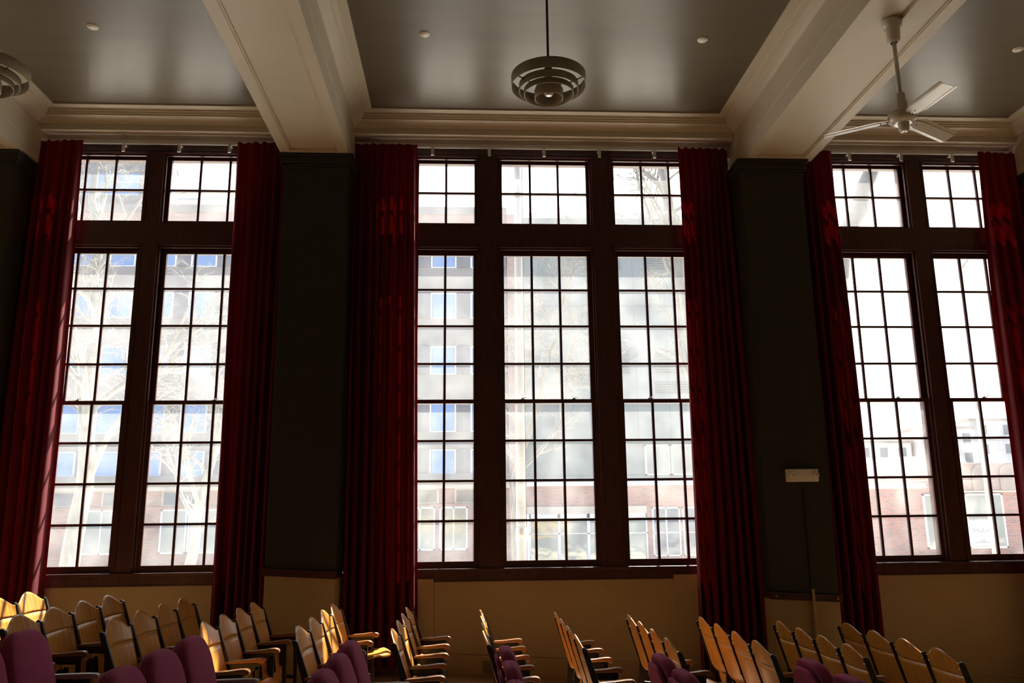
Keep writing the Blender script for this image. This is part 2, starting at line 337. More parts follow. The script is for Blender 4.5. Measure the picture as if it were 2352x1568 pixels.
# ================================================================== CURTAIN RAILS AND CURTAINS
RL = [('white curtain track over the left window', [273, 398, 511], [-4.08, -3.43, -2.84]), ('white curtain track over the wide centre window', None, [-.42, .27, .94, 1.62, 2.30]), ('white curtain track over the right window', None, [4.76, 5.42, 6.08])]
rail_things = []
for bi, (lab, _, xs) in enumerate(RL):
    a, b = BAYS[bi]
    t = thing('curtain_rail', lab, 'curtain rail', ((a + b) / 2, 9.40, Z(4.395))); cx = (a + b) / 2; hw = (b - a) / 2 - .01
    m1 = MB(); m1.box(-hw, hw, -.018, .018, -.006, .036); m1.box(-hw, hw, -.012, -.006, -.014, -.004); m1.box(-hw, hw, .006, .012, -.014, -.004); m1.build('track', 'rail_white', t, bevel=.002)
    for x in xs:
        m2 = MB(); m2.box(x - cx - .018, x - cx + .018, -.004, .012, -.105, -.004); m2.box(x - cx - .018, x - cx + .018, .010, .088, -.02, -.006)
        m2.tube([(x - cx, -.008, -.03), (x - cx, -.004, -.03)], .004, 8); m2.build('bracket', 'rail_white', t)
def curtain(xt0, xt1, xb0, xb1, seed, nf, label, open_end=False):
    rnd = random.Random(seed); z1 = Z(4.395); cx = (xt0 + xt1) / 2; zf = floor_z(cx) + .06
    NU, NZ = nf * 16, 60; ph = [rnd.uniform(-.5, .5) for _ in range(nf + 1)]; am = [rnd.uniform(.6, 1.25) for _ in range(nf + 1)]
    v = []; f = []
    for j in range(NZ + 1):
        t = j / NZ; z = z1 + (zf - z1) * t
        A = .018 + .035 * min(1, t * 4) + .055 * t
        for i in range(NU + 1):
            u = i / NU; fi = u * nf; k = int(min(fi, nf - 1e-6)); fr = fi - k; hold = 1 - u ** 4 if open_end else 1
            a = am[k] * (1 - fr) + am[k + 1] * fr; p = ph[k] * (1 - fr) + ph[k + 1] * fr
            tt = t ** 1.1; p *= hold
            if open_end: fi = u * (nf + .25); a = a * hold + 1.25 * (1 - hold)
            x = (xt0 * (1 - tt) + xb0 * tt) * (1 - u) + (xt1 * (1 - tt) + xb1 * tt) * u
            drift = .35 * math.sin(2.1 * t + seed + 5 * u) * hold
            w_ = math.sin(2 * math.pi * (fi + p * .5 + drift * .35))
            x += -.28 * (xt1 - xt0) / nf * math.sin(4 * math.pi * (fi + p * .5 + drift * .35)) * min(1, t * 3) * .5
            y = 9.345 - .06 * t + A * a * w_ + .012 * math.sin(7 * t + 3 * u + seed)
            y = min(y, 9.455)
            v.append((x - cx, y - 9.35, z - zf + (.012 * math.sin(2 * math.pi * fi) if j == 0 else 0)))
    for j in range(NZ):
        for i in range(NU): q = j * (NU + 1) + i; f.append((q, q + NU + 1, q + NU + 2, q + 1))
    t_ = thing('curtain', label, 'curtain', (cx, 9.35, zf), 0, None)
    m_ = MB(); m_.add(v, f, True); m_.build('drape', 'red_velvet', t_)
curtain(-5.06, -4.53, -5.04, -4.47, 1, 5, 'dark red curtain at the far left, left side of the left window', True)
curtain(-2.74, -2.12, -2.70, -2.12, 2, 6, 'dark red curtain drawn to the right side of the left window, beside the pillar')
curtain(-1.34, -.60, -1.30, -.525, 3, 7, 'red curtain on left side of the wide centre window, sunlit along its edge', True)
curtain(2.57, 3.20, 2.50, 3.26, 4, 7, 'red curtain on right side of the wide centre window, deeply shaded')
curtain(4.00, 4.52, 4.02, 4.54, 5, 5, 'narrow red curtain on the left side of the right window, behind pillar with emergency light', True)
curtain(6.38, 6.90, 6.27, 6.90, 6, 5, 'dark red curtain at the right edge of the picture, right of the right window')

# ================================================================== WALL AND CEILING FIXTURES
for x, y, lab in ((-3.651, 7.494, 'small white round ceiling cover above the left window'), (-.426, 7.505, 'small white round ceiling cover left of the central ring pendant'), (2.391, 7.505, 'small white round ceiling cover right of the central ring pendant, beside the beam'), (5.751, 7.563, 'small white round ceiling cover right of the ceiling fan')):
    t = thing('ceiling_cover', lab, 'ceiling cover', (x, y, CEIL - .012), 0)
    MB().lathe([(.001, -.004), (.030, -.004), (.038, 0), (.040, .012)], n=28).build('disc', 'white_plastic', t)
    MB().lathe([(.040, .004), (.050, .003), (.053, .012)], n=28).build('rim', 'white_plastic', t)
t = thing('emergency_light', 'cream wall-mounted emergency light with two round lamp heads on the right pillar', 'emergency light', (3.628, YP, Z(.332)))
MB().box(-.175, .175, -.055, 0, 0, .135).build('housing', 'white_plastic', t, bevel=.008)
for s_, dx in ((-1, -.115), (1, .135)):
    h = MB().tube([(dx, -.05, .072), (dx, -.078, .07), (dx + .006 * s_, -.10, .066)], [.030, .032, .026], 20).build('lamp_head', 'white_plastic', t)
    MB().tube([(dx + .006 * s_, -.099, .066), (dx + .007 * s_, -.104, .066)], [.019, .017], 16).build('lens', 'steel', h)
t = thing('conduit', 'thin vertical cable conduit running down the right pillar below the emergency light', 'conduit', (3.645, YP - .02, floor_z(3.645)))
MB().box(-.012, .012, -.024, .016, .19, 1.10).build('lower_channel', 'wall_beige', t, bevel=.003)
MB().box(-.008, .008, -.002, .018, 1.10, 2.15 - .0).build('upper_channel', 'pillar_olive', t, bevel=.003)
for k, x in enumerate((3.245, 3.90)):
    tag(MB().tube([(x, YP - .055, 0), (x, YP - .03, 0), (x, YP - .018, 0)], [.008, .011, .005], 12).build('coat_hook' , 'steel', loc=(0, 0, floor_z(x) + 1.012)), ('small silver knob on the dark rail at the left corner of the right pillar', 'small silver knob on the dark rail at the right corner of the right pillar')[k], 'knob')
for x, lab in ((.30, 'dark wall vent grille in the base board under the centre window'), (2.02, 'dark wall vent grille in base board at the right end under the centre window')):
    t = thing('vent_grille', lab, 'vent', (x, YC - .032, floor_z(x) + .03))
    MB().box(-.15, .15, -.008, .01, -.0, .15).build('frame', 'wall_beige', t, bevel=.002)
    g = MB()
    for k in range(9): g.box(-.13, .13, -.013, -.008, .012 + k * .0145, .018 + k * .0145)
    g.build('louvre', 'pillar_olive', t)

# ring pendant lamps
def pendant(x, y, z, label):
    t = thing('pendant_lamp', label, 'pendant lamp', (x, y, z))
    def ring(r, z0, z1, name):
        MB().lathe([(r, z0), (r, z1), (r - .004, z1), (r - .004, z0), (r, z0)], n=64).build(name, 'lamp_enamel', t)
    ring(.287, .075, .165, 'outer_ring'); ring(.228, .036, .096, 'middle_ring'); ring(.190, .006, .052, 'inner_ring')
    MB().lathe([(.045, .10), (.06, .098), (.095, .078), (.110, .045), (.110, -.026), (.106, -.028), (.102, -.02), (.102, .04), (.06, .07)], n=48).build('core_shade', 'lamp_enamel', t)
    m_ = MB(); m_.lathe([(.001, .0), (.02, -.002), (.038, .012), (.045, .04), (.03, .07), (.001, .075)], n=24); m_.build('bulb', 'steel', t)
    MB().lathe([(.001, .240), (.022, .236), (.036, .220), (.040, .195), (.03, .16), (.026, .10), (.026, .08)], n=24).build('hub', 'lamp_dark', t)
    for k in range(3):
        a = math.radians(90 + 120 * k); c, s_ = math.cos(a), math.sin(a)
        MB().tube([(.02 * c, .02 * s_, .09), (.15 * c, .15 * s_, .06), (.285 * c, .285 * s_, .085)], .005, 6).build('spoke', 'lamp_dark', t)
    MB().tube([(0, 0, .20), (0, 0, CEIL - z - .04)], .010, 10).build('rod', 'lamp_dark', t)
    MB().lathe([(.012, CEIL - z - .07), (.05, CEIL - z - .03), (.06, CEIL - z)], n=24).build('canopy', 'lamp_dark', t)
pendant(.624, 5.80, Z(3.145), 'concentric ring pendant lamp hanging on a dark rod above the centre window')
pendant(-3.56, 5.80, Z(3.145), 'concentric ring pendant lamp cut off by the left edge of the picture')

# ceiling fan
t = thing('ceiling_fan', 'white three-blade ceiling fan hanging from the cream beam on a long rod', 'ceiling fan', (3.60, 6.153, Z(3.17)))
top = 4.07 - 3.17
MB().lathe([(.03, top - .19), (.034, top - .20), (.052, top - .17), (.060, top - .06), (.060, top - .055), (.075, top - .05), (.08, top - .02), (.08, top + .005)], n=28).build('canopy', 'fan_white', t)
MB().tube([(0, 0, .12), (0, 0, top - .18)], .017, 12).build('rod', 'fan_white', t)
MB().lathe([(.014, .24), (.036, .235), (.040, .17), (.045, .16), (.05, .10), (.055, .07)], n=24).build('coupling', 'fan_white', t)
mtr = MB().lathe([(.05, .075), (.105, .07), (.115, .055), (.115, .03), (.110, .025), (.112, .0), (.09, -.02), (.06, -.03), (.045, -.03)], n=40).build('motor', 'fan_white', t)
MB().lathe([(.045, -.028), (.042, -.09), (.036, -.10), (.001, -.10)], n=24).build('switch_cup', 'fan_white', t)
MB().tube([(.02, -.02, -.09), (.02, -.02, -.16)], .002, 5).build('pull_chain', 'steel', t)
for k, a in enumerate((152, -87.5, 26.5)):
    a = math.radians(a); rot = Matrix.Rotation(a, 4, 'Z'); tw = Matrix.Rotation(math.radians(-13), 4, 'X')
    prof = [(.09, .034), (.16, .062), (.20, .076), (.60, .076), (.618, .072)]
    m_ = MB(); rings = []
    for x, h in prof:
        ring_ = []
        for yy, zz in ((-1, .004), (-.75, .000), (-.6, -.006), (.6, -.006), (.75, 0), (1, .004), (1, .007), (.75, .003), (.6, -.003), (-.6, -.003), (-.75, .003), (-1, .007)):
            p = rot @ (Vector((x, 0, .0)) + (tw @ Vector((0, h * yy, zz)))); ring_.append((p.x, p.y, p.z + .008 - (x - .09) * .05))
        rings.append(ring_)
    m_.sweep_loop(rings); bl = m_.build('blade', 'fan_white', t)
    m_ = MB()
    for sx_, sy_ in ((.12, -.015), (.12, .015), (.17, .0)):
        p = rot @ (Vector((sx_, 0, 0)) + tw @ Vector((0, sy_, -.006))); q = p.z + .008 - (sx_ - .09) * .05; m_.tube([(p.x, p.y, q), (p.x, p.y, q - .006)], .005, 8)
    m_.build('screw', 'lamp_dark', bl)
tag(MB().box(3.655, 3.68, -2, 6.15, Z(4.055), Z(4.09 - .001)).build('cable_duct', 'cream_paint'), 'thin cream cable duct running along the beam to the fan mount', 'cable duct')

# ================================================================== THEATRE SEATS
TR = math.tan(math.radians(16.5))
def hump(v): # v -1..1
    t_ = min(1, abs(v) / .88); return .080 * (.5 * (1 + math.cos(math.pi * t_))) ** .62
def panel(ztop, zbot, dx, hw=.232, th=.011, NU=28, NZ=8, rec=.022):
    rings = []; vs_ = []; fs = []
    for side in (0, 1):
        for j in range(NZ + 1):
            for i in range(NU + 1):
                v = -1 + 2 * i / NU; t_ = j / NZ; z = ztop(v) * (1 - t_) + zbot(v) * t_
                x = (.86 - z) * TR - rec * (math.cos(v * math.pi / 2) - .0) + rec + dx - side * th
                vs_.append((x, v * hw, z - .0))
    n1 = (NU + 1) * (NZ + 1)
    for j in range(NZ):
        for i in range(NU):
            q = j * (NU + 1) + i; fs.append((q, q + NU + 1, q + NU + 2, q + 1)); fs.append((n1 + q, n1 + q + 1, n1 + q + NU + 2, n1 + q + NU + 1))
    for i in range(NU):
        fs.append((i, i + 1, n1 + i + 1, n1 + i)); q = NZ * (NU + 1) + i; fs.append((q + 1, q, n1 + q, n1 + q + 1))
    for j in range(NZ):
        q = j * (NU + 1); fs.append((q, n1 + q, n1 + q + NU + 1, q + NU + 1)); q += NU; fs.append((q + NU + 1, n1 + q + NU + 1, n1 + q, q))
    mb = MB(); mb.add(vs_, fs, True); return mb
def seat_mesh(down, hw=.205, L=.37):
    NU, NV = 14, 16; vs_ = []; fs = []
    for side in (0, 1):
        for j in range(NV + 1):
            for i in range(NU + 1):
                v = -1 + 2 * i / NU; s_ = j / NV
                wid = hw * (1 - .10 * s_ ** 4); l = s_ * L - (.05 * v * v if s_ > .9 else .05 * v * v * s_)
                h = .016 * math.cos(math.pi * v / 2) * -1 + .02 * math.sin(math.pi * s_) * -1 + (.0 if s_ < .85 else -.025 * ((s_ - .85) / .15) ** 2)
                if down: x = .16 + l; z = .425 + .12 * l + h - side * .014
                else: x = .225 + (-.05 * (s_ - .4)) + h + side * .014; z = .19 + l * .92
                vs_.append((x, v * wid, z))
    n1 = (NU + 1) * (NV + 1)
    for j in range(NV):
        for i in range(NU): q = j * (NU + 1) + i; fs.append((q, q + 1, q + NU + 2, q + NU + 1)); fs.append((n1 + q, n1 + q + NU + 1, n1 + q + NU + 2, n1 + q + 1))
    for i in range(NU): fs.append((i, n1 + i, n1 + i + 1, i + 1)); q = NV * (NU + 1) + i; fs.append((q, q + 1, n1 + q + 1, n1 + q))
    for j in range(NV): q = j * (NU + 1); fs.append((q, q + NU + 1, n1 + q + NU + 1, n1 + q)); q += NU; fs.append((q, n1 + q, n1 + q + NU + 1, q + NU + 1))
    mb = MB(); mb.add(vs_, fs, True); return mb
def bx(z): return (.86 - z) * TR
def standard(mb, y, solid=False, w_=.013):
    # reclined back bar
    mb.prism_xz([(bx(.40) + .000, .40), (bx(.40) + .045, .40), (bx(.60) + .042, .60), (bx(.785) + .030, .785), (bx(.80) + .012, .80), (bx(.79) - .008, .79), (bx(.6) - .006, .6)], y - w_, y + w_)
    # rear leg, foot
    mb.prism_xz([(.10, 0.0), (.155, 0.0), (.185, .40), (.135, .42)], y - w_, y + w_)
    mb.prism_xz([(.04, 0.0), (.44, 0.0), (.44, .02), (.34, .035), (.14, .04), (.04, .02)], y - w_ * 1.3, y + w_ * 1.3)
    # front leg and arm plate
    mb.prism_xz([(.335, .02), (.362, .02), (.352, .52), (.32, .52)], y - w_, y + w_)
    mb.prism_xz([(bx(.5) + .0, .475), (.16, .49), (.32, .485), (.35, .50), (.36, .545), (bx(.545) + .0, .54)], y - w_, y + w_)
    if solid: mb.prism_xz([(.14, .05), (.35, .05), (.345, .50), (bx(.45) + .01, .50)], y - w_ * .6, y + w_ * .6)
    else: mb.prism_xz([(.15, .20), (.345, .19), (.345, .215), (.15, .235)], y - w_ * .8, y + w_ * .8)
def arm_mesh(y):
    top_ = [(bx(.56) + .018, .558), (.15, .562), (.25, .568), (.33, .577), (.365, .578), (.385, .572), (.396, .558), (.394, .543), (.382, .532), (.366, .532), (.352, .541), (.335, .546), (.25, .543), (.15, .540), (bx(.56) + .018, .540)]
    mb = MB(); mb.prism_xz(list(reversed(top_)), y - .026, y + .026); return mb
def wood_seat(down, end, pitch):
    t = thing('theater_seat', 'x', 'theater seat', (0, 0, 0)); hp = pitch / 2
    hw = hp - .016
    up = panel(lambda v: .782 + hump(v), lambda v: .690, 0, hw).build('upper_back', 'plywood', t, bevel=0)
    panel(lambda v: .687, lambda v: .385 + .02 * v * v, -.002, hw).build('lower_back', 'plywood', t)
    seat_mesh(down, hw - .015).build('seat', 'plywood', t)
    m_ = MB(); standard(m_, hp, False); m_.build('standard', 'black_iron', t, bevel=.003)
    arm_mesh(hp).build('armrest', 'arm_wood', t, bevel=.005)
    for s_ in (-1, 1): MB().tube([(bx(.735) + .0, s_ * (hw - .03), .735), (bx(.735) + .014, s_ * (hw - .03), .739)], [.010, .007], 10).build('bolt', 'steel', up)
    m_ = MB()
    for s_ in (-1, 1):
        y = s_ * (hw - .03)
        if down: m_.prism_xz([(.15, .36), (.20, .34), (.40, .435), (.40, .445), (.15, .41)], y - .006, y + .006)
        else: m_.prism_xz([(.15, .34), (.245, .30), (.262, .32), (.245, .46), (.22, .46), (.19, .40)], y - .006, y + .006)
    m_.tube([(.17, -hw, .375), (.17, hw, .375)], .010, 8)
    m_.build('seat_bracket', 'black_iron', t)
    if end:
        m_ = MB(); standard(m_, -hp, end == 2); m_.build('end_standard', 'black_iron', t, bevel=.003)
        arm_mesh(-hp).build('armrest', 'arm_wood', t, bevel=.005)
    return t
ROWS = {  # name: X of back top, Y of seat next the windows, pitch, seats, row description, down seats
 'A': (-3.80, 7.686, .49, 3, 'leftmost row, cut by the picture edge', ()),
 'B': (-3.132, 7.716, .492, 4, 'pale sunlit row under the left window', ()),
 'C': (-2.493, 7.707, .479, 4, 'shaded row under the left window', ()),
 'D': (-1.864, 7.66, .460, 4, 'row in front of the left pillar', (3,)),
 'E': (-1.205, 7.836, .516, 4, 'row left of the sunlit centre curtain', (0,)),
 'F': (-.542, 7.818, .489, 4, 'row below the sunlit centre curtain', ()),
 'G': (.124, 7.86, .470, 4, 'row seen edge-on under the centre window', ()),
 'H': (.811, 7.945, .481, 4, 'first row showing its back, under the centre window', ()),
 'I': (1.504, 8.013, .498, 4, 'row below the right end of the centre window', (2,)),
 'J': (2.213, 8.115, .508, 4, 'row before the shaded centre curtain', (3,)),
 'K': (2.942, 8.05, .472, 4, 'row in front of the right pillar', (2,)),
 'L': (3.640, 8.16, .520, 4, 'rightmost row, under the right window', ()),
}
POSW = ['nearest the windows', 'second from the windows', 'third from the windows', 'farthest from the windows']
protos = {}
def get_proto(key): return protos.get(key)
for rn, (X, Y0, p, nn, desc, dn) in ROWS.items():
    for k in range(nn):
        down = k in dn; end = (2 if (rn in 'FGHDJKEL') else 1) if k == nn - 1 else 0
        if rn in ('C', 'B', 'D') and end: end = 1 if rn != 'D' else 2
        y = Y0 - p * k; x = X; loc = (x, y, floor_z(x + .2))
        label = 'plywood seat %s, %s' % (POSW[k], desc)
        gp = round(p - .006, 3); key = (down, end, gp)
        if key not in protos:
            t = wood_seat(down, end, gp); protos[key] = t; t.location = loc; t['label'] = label
        else: t = dup(protos[key], loc, 0, label)
        t['group'] = 'plywood theater seats by the windows'
        z0 = [o_ for o_ in t.children]
# purple upholstered seats
def cushion(hw, z0, z1, xc, th, rtop, tilt, ex=.03, front=1):
    """rounded slab: outline in the (y,l) plane, thickness along x, leaning back"""
    out = []; n = 10
    def arc(cy, cz, r, a0, a1):
        return [(cy + r * math.cos(math.radians(a0 + (a1 - a0) * k / n)), cz + r * math.sin(math.radians(a0 + (a1 - a0) * k / n))) for k in range(n + 1)]
    hgt = z1 - z0; rb = .05
    out = arc(hw - rtop, hgt - rtop * 1.15, rtop, 0, 90); out = [(a, b + (.15 * rtop if b > hgt - rtop * 1.15 else 0)) for a, b in out]
    o2 = []
    for a, b in arc(hw - rtop, hgt - rtop * 1.0, rtop, 0, 90): o2.append((a, b))
    for a, b in arc(-hw + rtop, hgt - rtop * 1.0, rtop, 90, 180): o2.append((a, b))
    for a, b in arc(-hw + rb, rb, rb, 180, 270): o2.append((a, b))
    for a, b in arc(hw - rb, rb, rb, 270, 360): o2.append((a, b))
    cyc, czc = 0, hgt / 2; rings = []
    def crown_(a, b): # dome along the top edge
        return b + .018 * max(0, (b / hgt)) ** 3 * math.cos(a / hw * math.pi / 2)
    prof = [(-th / 2 + .002, .9), (-th / 2, .93), (-th * .42, .965), (-th * .25, .99), (-.006, 1.0), (-.003, .988), (.003, .988), (.006, 1.0), (th * .25, .99), (th * .42, .955), (th / 2, .90), (th / 2 + ex * .5, .75), (th / 2 + ex * .85, .5), (th / 2 + ex, .2)]
    T = math.tan(math.radians(tilt))
    for dx, sc in prof:
        r_ = []
        for a, b in o2:
            e = (1 - sc) * min(hw, hgt / 2); L_ = math.hypot(a, b - czc)
            if sc >= .9: a2 = a - a / (L_ + 1e-6) * (1 - sc) * hw; b2 = b - (b - czc) / (L_ + 1e-6) * (1 - sc) * hw
            else: a2 = a * sc; b2 = czc + (b - czc) * sc
            b3 = crown_(a2, b2); z = z0 + b3; r_.append((xc + dx + (z1 - z) * T, a2, z))
        rings.append(r_)
    return MB().sweep_loop(rings, smooth=True)
def purple_seat(first, pitch):
    t = thing('upholstered_seat', 'x', 'theater seat'); 
    cushion(min(.238, pitch / 2 - .026), .40, .885, .02, .085, .145, 15, ex=.018).build('back_cushion', 'purple_fabric', t)
    cushion(min(.225, pitch / 2 - .03), .44, .84, -.035, .03, .16, 15, ex=.0).build('back_shell', 'purple_fabric', t)
    cushion(pitch / 2 - .035, .24, .56, .27, .09, .10, 8).build('seat_cushion', 'purple_fabric', t)
    for s_ in ((-1, 1) if first else (-1,)):
        y = s_ * pitch / 2; m_ = MB()
        m_.prism_xz([(.10, .0), (.34, .0), (.34, .03), (.25, .05), (.25, .52), (.33, .56), (.33, .585), (.08, .585), (.08, .56), (.14, .50), (.15, .05), (.10, .03)], y - .014, y + .014); m_.build('standard', 'black_iron', t, bevel=.003)
        m_ = MB(); m_.prism_xz([(.06, .585), (.33, .585), (.37, .592), (.38, .606), (.36, .616), (.30, .618), (.08, .614)], y - .022, y + .022); m_.build('armrest', 'grey_plastic', t, bevel=.006)
    m_ = MB(); m_.tube([(.17, -pitch / 2 + .014, .40), (.17, pitch / 2 - .014, .40)], .012, 8); m_.build('hinge_bar', 'black_iron', t)
    return t
PR = [(-2.62, 5.25, .51, 2, 'at the left edge of the picture'), (-1.665, 5.28, .515, 4, 'in the row at lower left'), (-.735, 5.37, .49, 4, 'row left of centre, before the red curtain'),
      (.22, 5.42, .565, 3, 'row below the middle window'), (1.185, 5.36, .53, 2, 'in the row right of the middle window'), (2.15, 5.43, .55, 2, 'row at lower right before the wooden seats')]
for X, Y0, p, nn, desc in PR:
    src = None
    for k in range(nn):
        loc = (X, Y0 - p * k, floor_z(X + .2)); label = 'purple seat %s, %s' % (POSW[k] if k < 3 else 'closest to the viewer', desc)
        if k == 0: o = purple_seat(True, p); o.location = loc
        elif k == 1: o = src = purple_seat(False, p); o.location = loc
        else: o = dup(src, loc, 0)
        o['label'] = label; o['group'] = 'purple upholstered seats in front'

# ================================================================== OUTSIDE
G = Z(-4.6)
tag(MB().box(-90, 90, YO + .3, 130, G - .3, G).build('pavement', 'pavement'), 'pale paved street ground outside the windows', 'ground')
bpy.data.objects['pavement']['kind'] = 'structure'
YB1 = 60.0
def zy(s_): return Z(s_ * YB1)
# --- left office building
b1 = thing('office_building', 'concrete and brick office building with bands of blue windows, through the left windows', 'building', (0, YB1, G))
def lz(s_): return s_ * YB1 + H - G
FL = [(.3215, .3050), (.2730, .2400), (.2050, .1700), (.1350, .1000), (.0790, .0500)]   # window bands (top, bottom) as rise per metre
def w1(z0, z1, name, m_, x0=-52, x1=3.0, y0=0, y1=14): return MB().box(x0, x1, y0, y1, z0, z1).build(name, m_, b1)
w1(lz(.375), lz(.385), 'parapet', 'concrete', y0=-.15)
w1(lz(.3225), lz(.375), 'spandrel', 'brick_brown')
for (t0, b0), (t1, b1_) in zip(FL, FL[1:]): w1(lz(t1), lz(b0), 'spandrel', 'concrete')
w1(lz(.0435), lz(.0500), 'dark_band', 'dark_band', y0=-.8)
w1(lz(.0330), lz(.0435), 'cornice', 'tan_stone', y0=-.3)
w1(0, lz(.0150), 'brick_base', 'brick_red')
w1(lz(.0150), lz(.0330), 'clerestory_wall', 'brick_red', y0=.5)
w1(0, lz(.37), 'core', 'dark_band', x0=-51.8, x1=2.8, y0=.6, y1=13.8)
MB().box(3.0, 4.15, -.25, 2, 0, lz(.375)).build('brick_pier', 'brick_brown', b1)
PITCH = 2.95; cols = [1.2 - PITCH * k for k in range(17)]
proto_w = None; proto_f = None
for fi, (ft, fb) in enumerate(FL):
    h = (ft - fb) * YB1; zc = lz(fb)
    mw = MB(); mw.box(-.80, .80, .10, .16, .06, h - .06); mfr = MB()
    for x0, x1, z0, z1 in ((-.95, .95, 0, .07), (-.95, .95, h - .07, h), (-.95, -.83, 0, h), (.83, .95, 0, h)): mfr.box(x0, x1, 0, .2, z0, z1)
    mf = MB(); mf.prism_xz([(0, 0), (0, 0), (0, 0)], 0, 0) if False else None
    fin = MB(); fin.add([(.95, 0, 0), (1.475, -.35, 0), (2.0, 0, 0), (.95, 0, h), (1.475, -.35, h), (2.0, 0, h)], [(0, 1, 4, 3), (1, 2, 5, 4), (0, 3, 5, 2), (3, 4, 5), (0, 2, 1)])
    pw = pf = pn = None
    for x in cols:
        if pf is None:
            pf = mfr.build('window_frame', 'white_frame', b1, loc=(x, 0, zc)); pw = mw.build('pane', 'blue_glass', pf); pn = fin.build('bay_fin', 'dark_band', b1, loc=(x, 0, zc))
        else:
            a_ = pf.copy(); C.objects.link(a_); a_.location = (x, 0, zc); c_ = pw.copy(); C.objects.link(c_); c_.parent = a_
            if len([1]) and x > -34: d_ = pn.copy(); C.objects.link(d_); d_.location = (x, 0, zc)
for k in range(8):
    x = 0.6 - 4.1 * k
    f_ = MB().box(-1.5, 1.5, -.05, .1, 0, 1.05).build('clerestory_frame', 'tan_stone', b1, loc=(x, .45, lz(.0155))); MB().box(-1.35, 1.35, -.09, -.05, .1, .95).build('pane', 'dark_glass', f_)
for k, (x, w_) in enumerate(((-.95, 1.0), (-3.3, 1.05), (-6.2, 1.1), (-9.0, 1.1), (-18.0, 1.5), (-20.2, 1.0), (-25.2, 1.9), (-29.4, .9), (-34, 1.5))):
    f_ = MB(); ww = w_; hh = 3.0
    for x0, x1, z0, z1 in ((-ww, ww, 0, .12), (-ww, ww, hh - .12, hh), (-ww, -ww + .12, 0, hh), (ww - .12, ww, 0, hh), (-.05, .05, 0, hh)): f_.box(x0, x1, -.08, .05, z0, z1)
    f_ = f_.build('ground_window', 'white_frame', b1, loc=(x, 0, lz(-.038))); MB().box(-ww + .1, ww - .1, -.04, -.02, .1, hh - .1).build('pane', 'shop_glass', f_)
# upper set-back storey on the left with a pergola
MB().box(-52, -23.5, 2, 12, lz(.385), lz(.50)).build('upper_storey', 'concrete', b1)
for k in range(5): MB().box(-51 + k * 5.4, -47 + k * 5.4, 1.9, 2, lz(.41), lz(.44)).build('upper_window', 'blue_glass', b1)
for k in range(7): MB().box(-22.5, -17.5 + .5 * k, 2 + k * .7, 2.15 + k * .7, lz(.405) + k * .1, lz(.408) + k * .1).build('pergola_beam', 'far_pale', b1)
MB().box(-17.0, -14.2, 2, 5, lz(.385), lz(.408)).build('roof_box', 'far_pale', b1)
# --- grey metal clad building
b2 = thing('metal_clad_building', 'pale grey metal clad building with louvres and brick ground floor, behind the centre window', 'building', (0, YB1, G))
def w2(x0, x1, s0, s1, name, m_, y0=0, y1=12, raw=False): return MB().box(x0, x1, y0, y1, (s0 if raw else lz(s0)), lz(s1)).build(name, m_, b2)
mbp = MB(); x = 4.2
while x < 20.5: mbp.box(x, x + 1.17, 0, 12, lz(.085), lz(.372)); x += 1.19
mbp.box(4.2, 20.5, .04, 11.9, lz(.085), lz(.371)); mbp.build('wall_panel', 'metal_panel', b2)
w2(4.2, 20.6, .372, .378, 'coping', 'white_frame', y0=-.2)
w2(4.2, 20.5, .255, .257, 'seam_strip', 'louvre_grey', y0=-.05)
for (x0, x1, s0, s1) in ((9.9, 11.6, .303, .327), (13.6, 16.2, .303, .327), (10.0, 12.0, .170, .203), (13.9, 19, .170, .203), (13.9, 19, .145, .160)):
    l_ = MB(); z = lz(s0)
    while z < lz(s1) - .1: l_.box(x0, x1, -.10, .0, z, z + .09); z += .19
    l_.build('louvre', 'louvre_grey', b2)
w2(4.2, 20.5, .0460, .085, 'lower_wall', 'metal_panel', y0=.3)
for k in range(4):
    f_ = MB(); x0 = 12.9 + k * 1.9
    for a0, a1, c0, c1 in ((0, 1.8, 0, .1), (0, 1.8, 2.1, 2.2), (0, .1, 0, 2.2), (1.7, 1.8, 0, 2.2)): f_.box(x0 + a0, x0 + a1, -.05, .3, lz(.0465) + c0, lz(.0465) + c1)
    f_ = f_.build('strip_window', 'white_frame', b2); MB().box(x0 + .1, x0 + 1.7, 0, .1, lz(.0465) + .1, lz(.0465) + 2.1).build('pane', 'shop_glass', f_)
w2(4.2, 20.5, .0395, .0460, 'lower_band', 'metal_panel', y0=.1)
w2(4.2, 20.5, .0345, .0395, 'coping', 'white_frame', y0=-.3)
w2(4.2, 20.5, .0105, .0345, 'brick_wall', 'brick_red', y0=-.05)
w2(4.2, 12.8, .0020, .0105, 'lintel', 'tan_stone', y0=-.25)
w2(12.8, 20.5, 0, .0105, 'brick_wall', 'brick_red', y0=-.05, raw=True)
for k in range(4):
    f_ = MB(); x0 = 4.4 + k * 2.1
    for a0, a1, c0, c1 in ((0, 2.1, 0, .1), (0, 2.1, 3.3, 3.6), (0, .1, 0, 3.6), (2.0, 2.1, 0, 3.6), (0, 2.1, 2.2, 2.28)): f_.box(x0 + a0, x0 + a1, -.2, .1, lz(-.058) + c0, lz(-.058) + c1)
    f_ = f_.build('storefront_bay', 'white_frame', b2); MB().box(x0 + .1, x0 + 2.0, -.05, .05, lz(-.058) + .1, lz(-.058) + 3.3).build('pane', 'shop_glass', f_)
w2(4.2, 12.9, 0, -.058, 'plinth', 'tan_stone', raw=True)
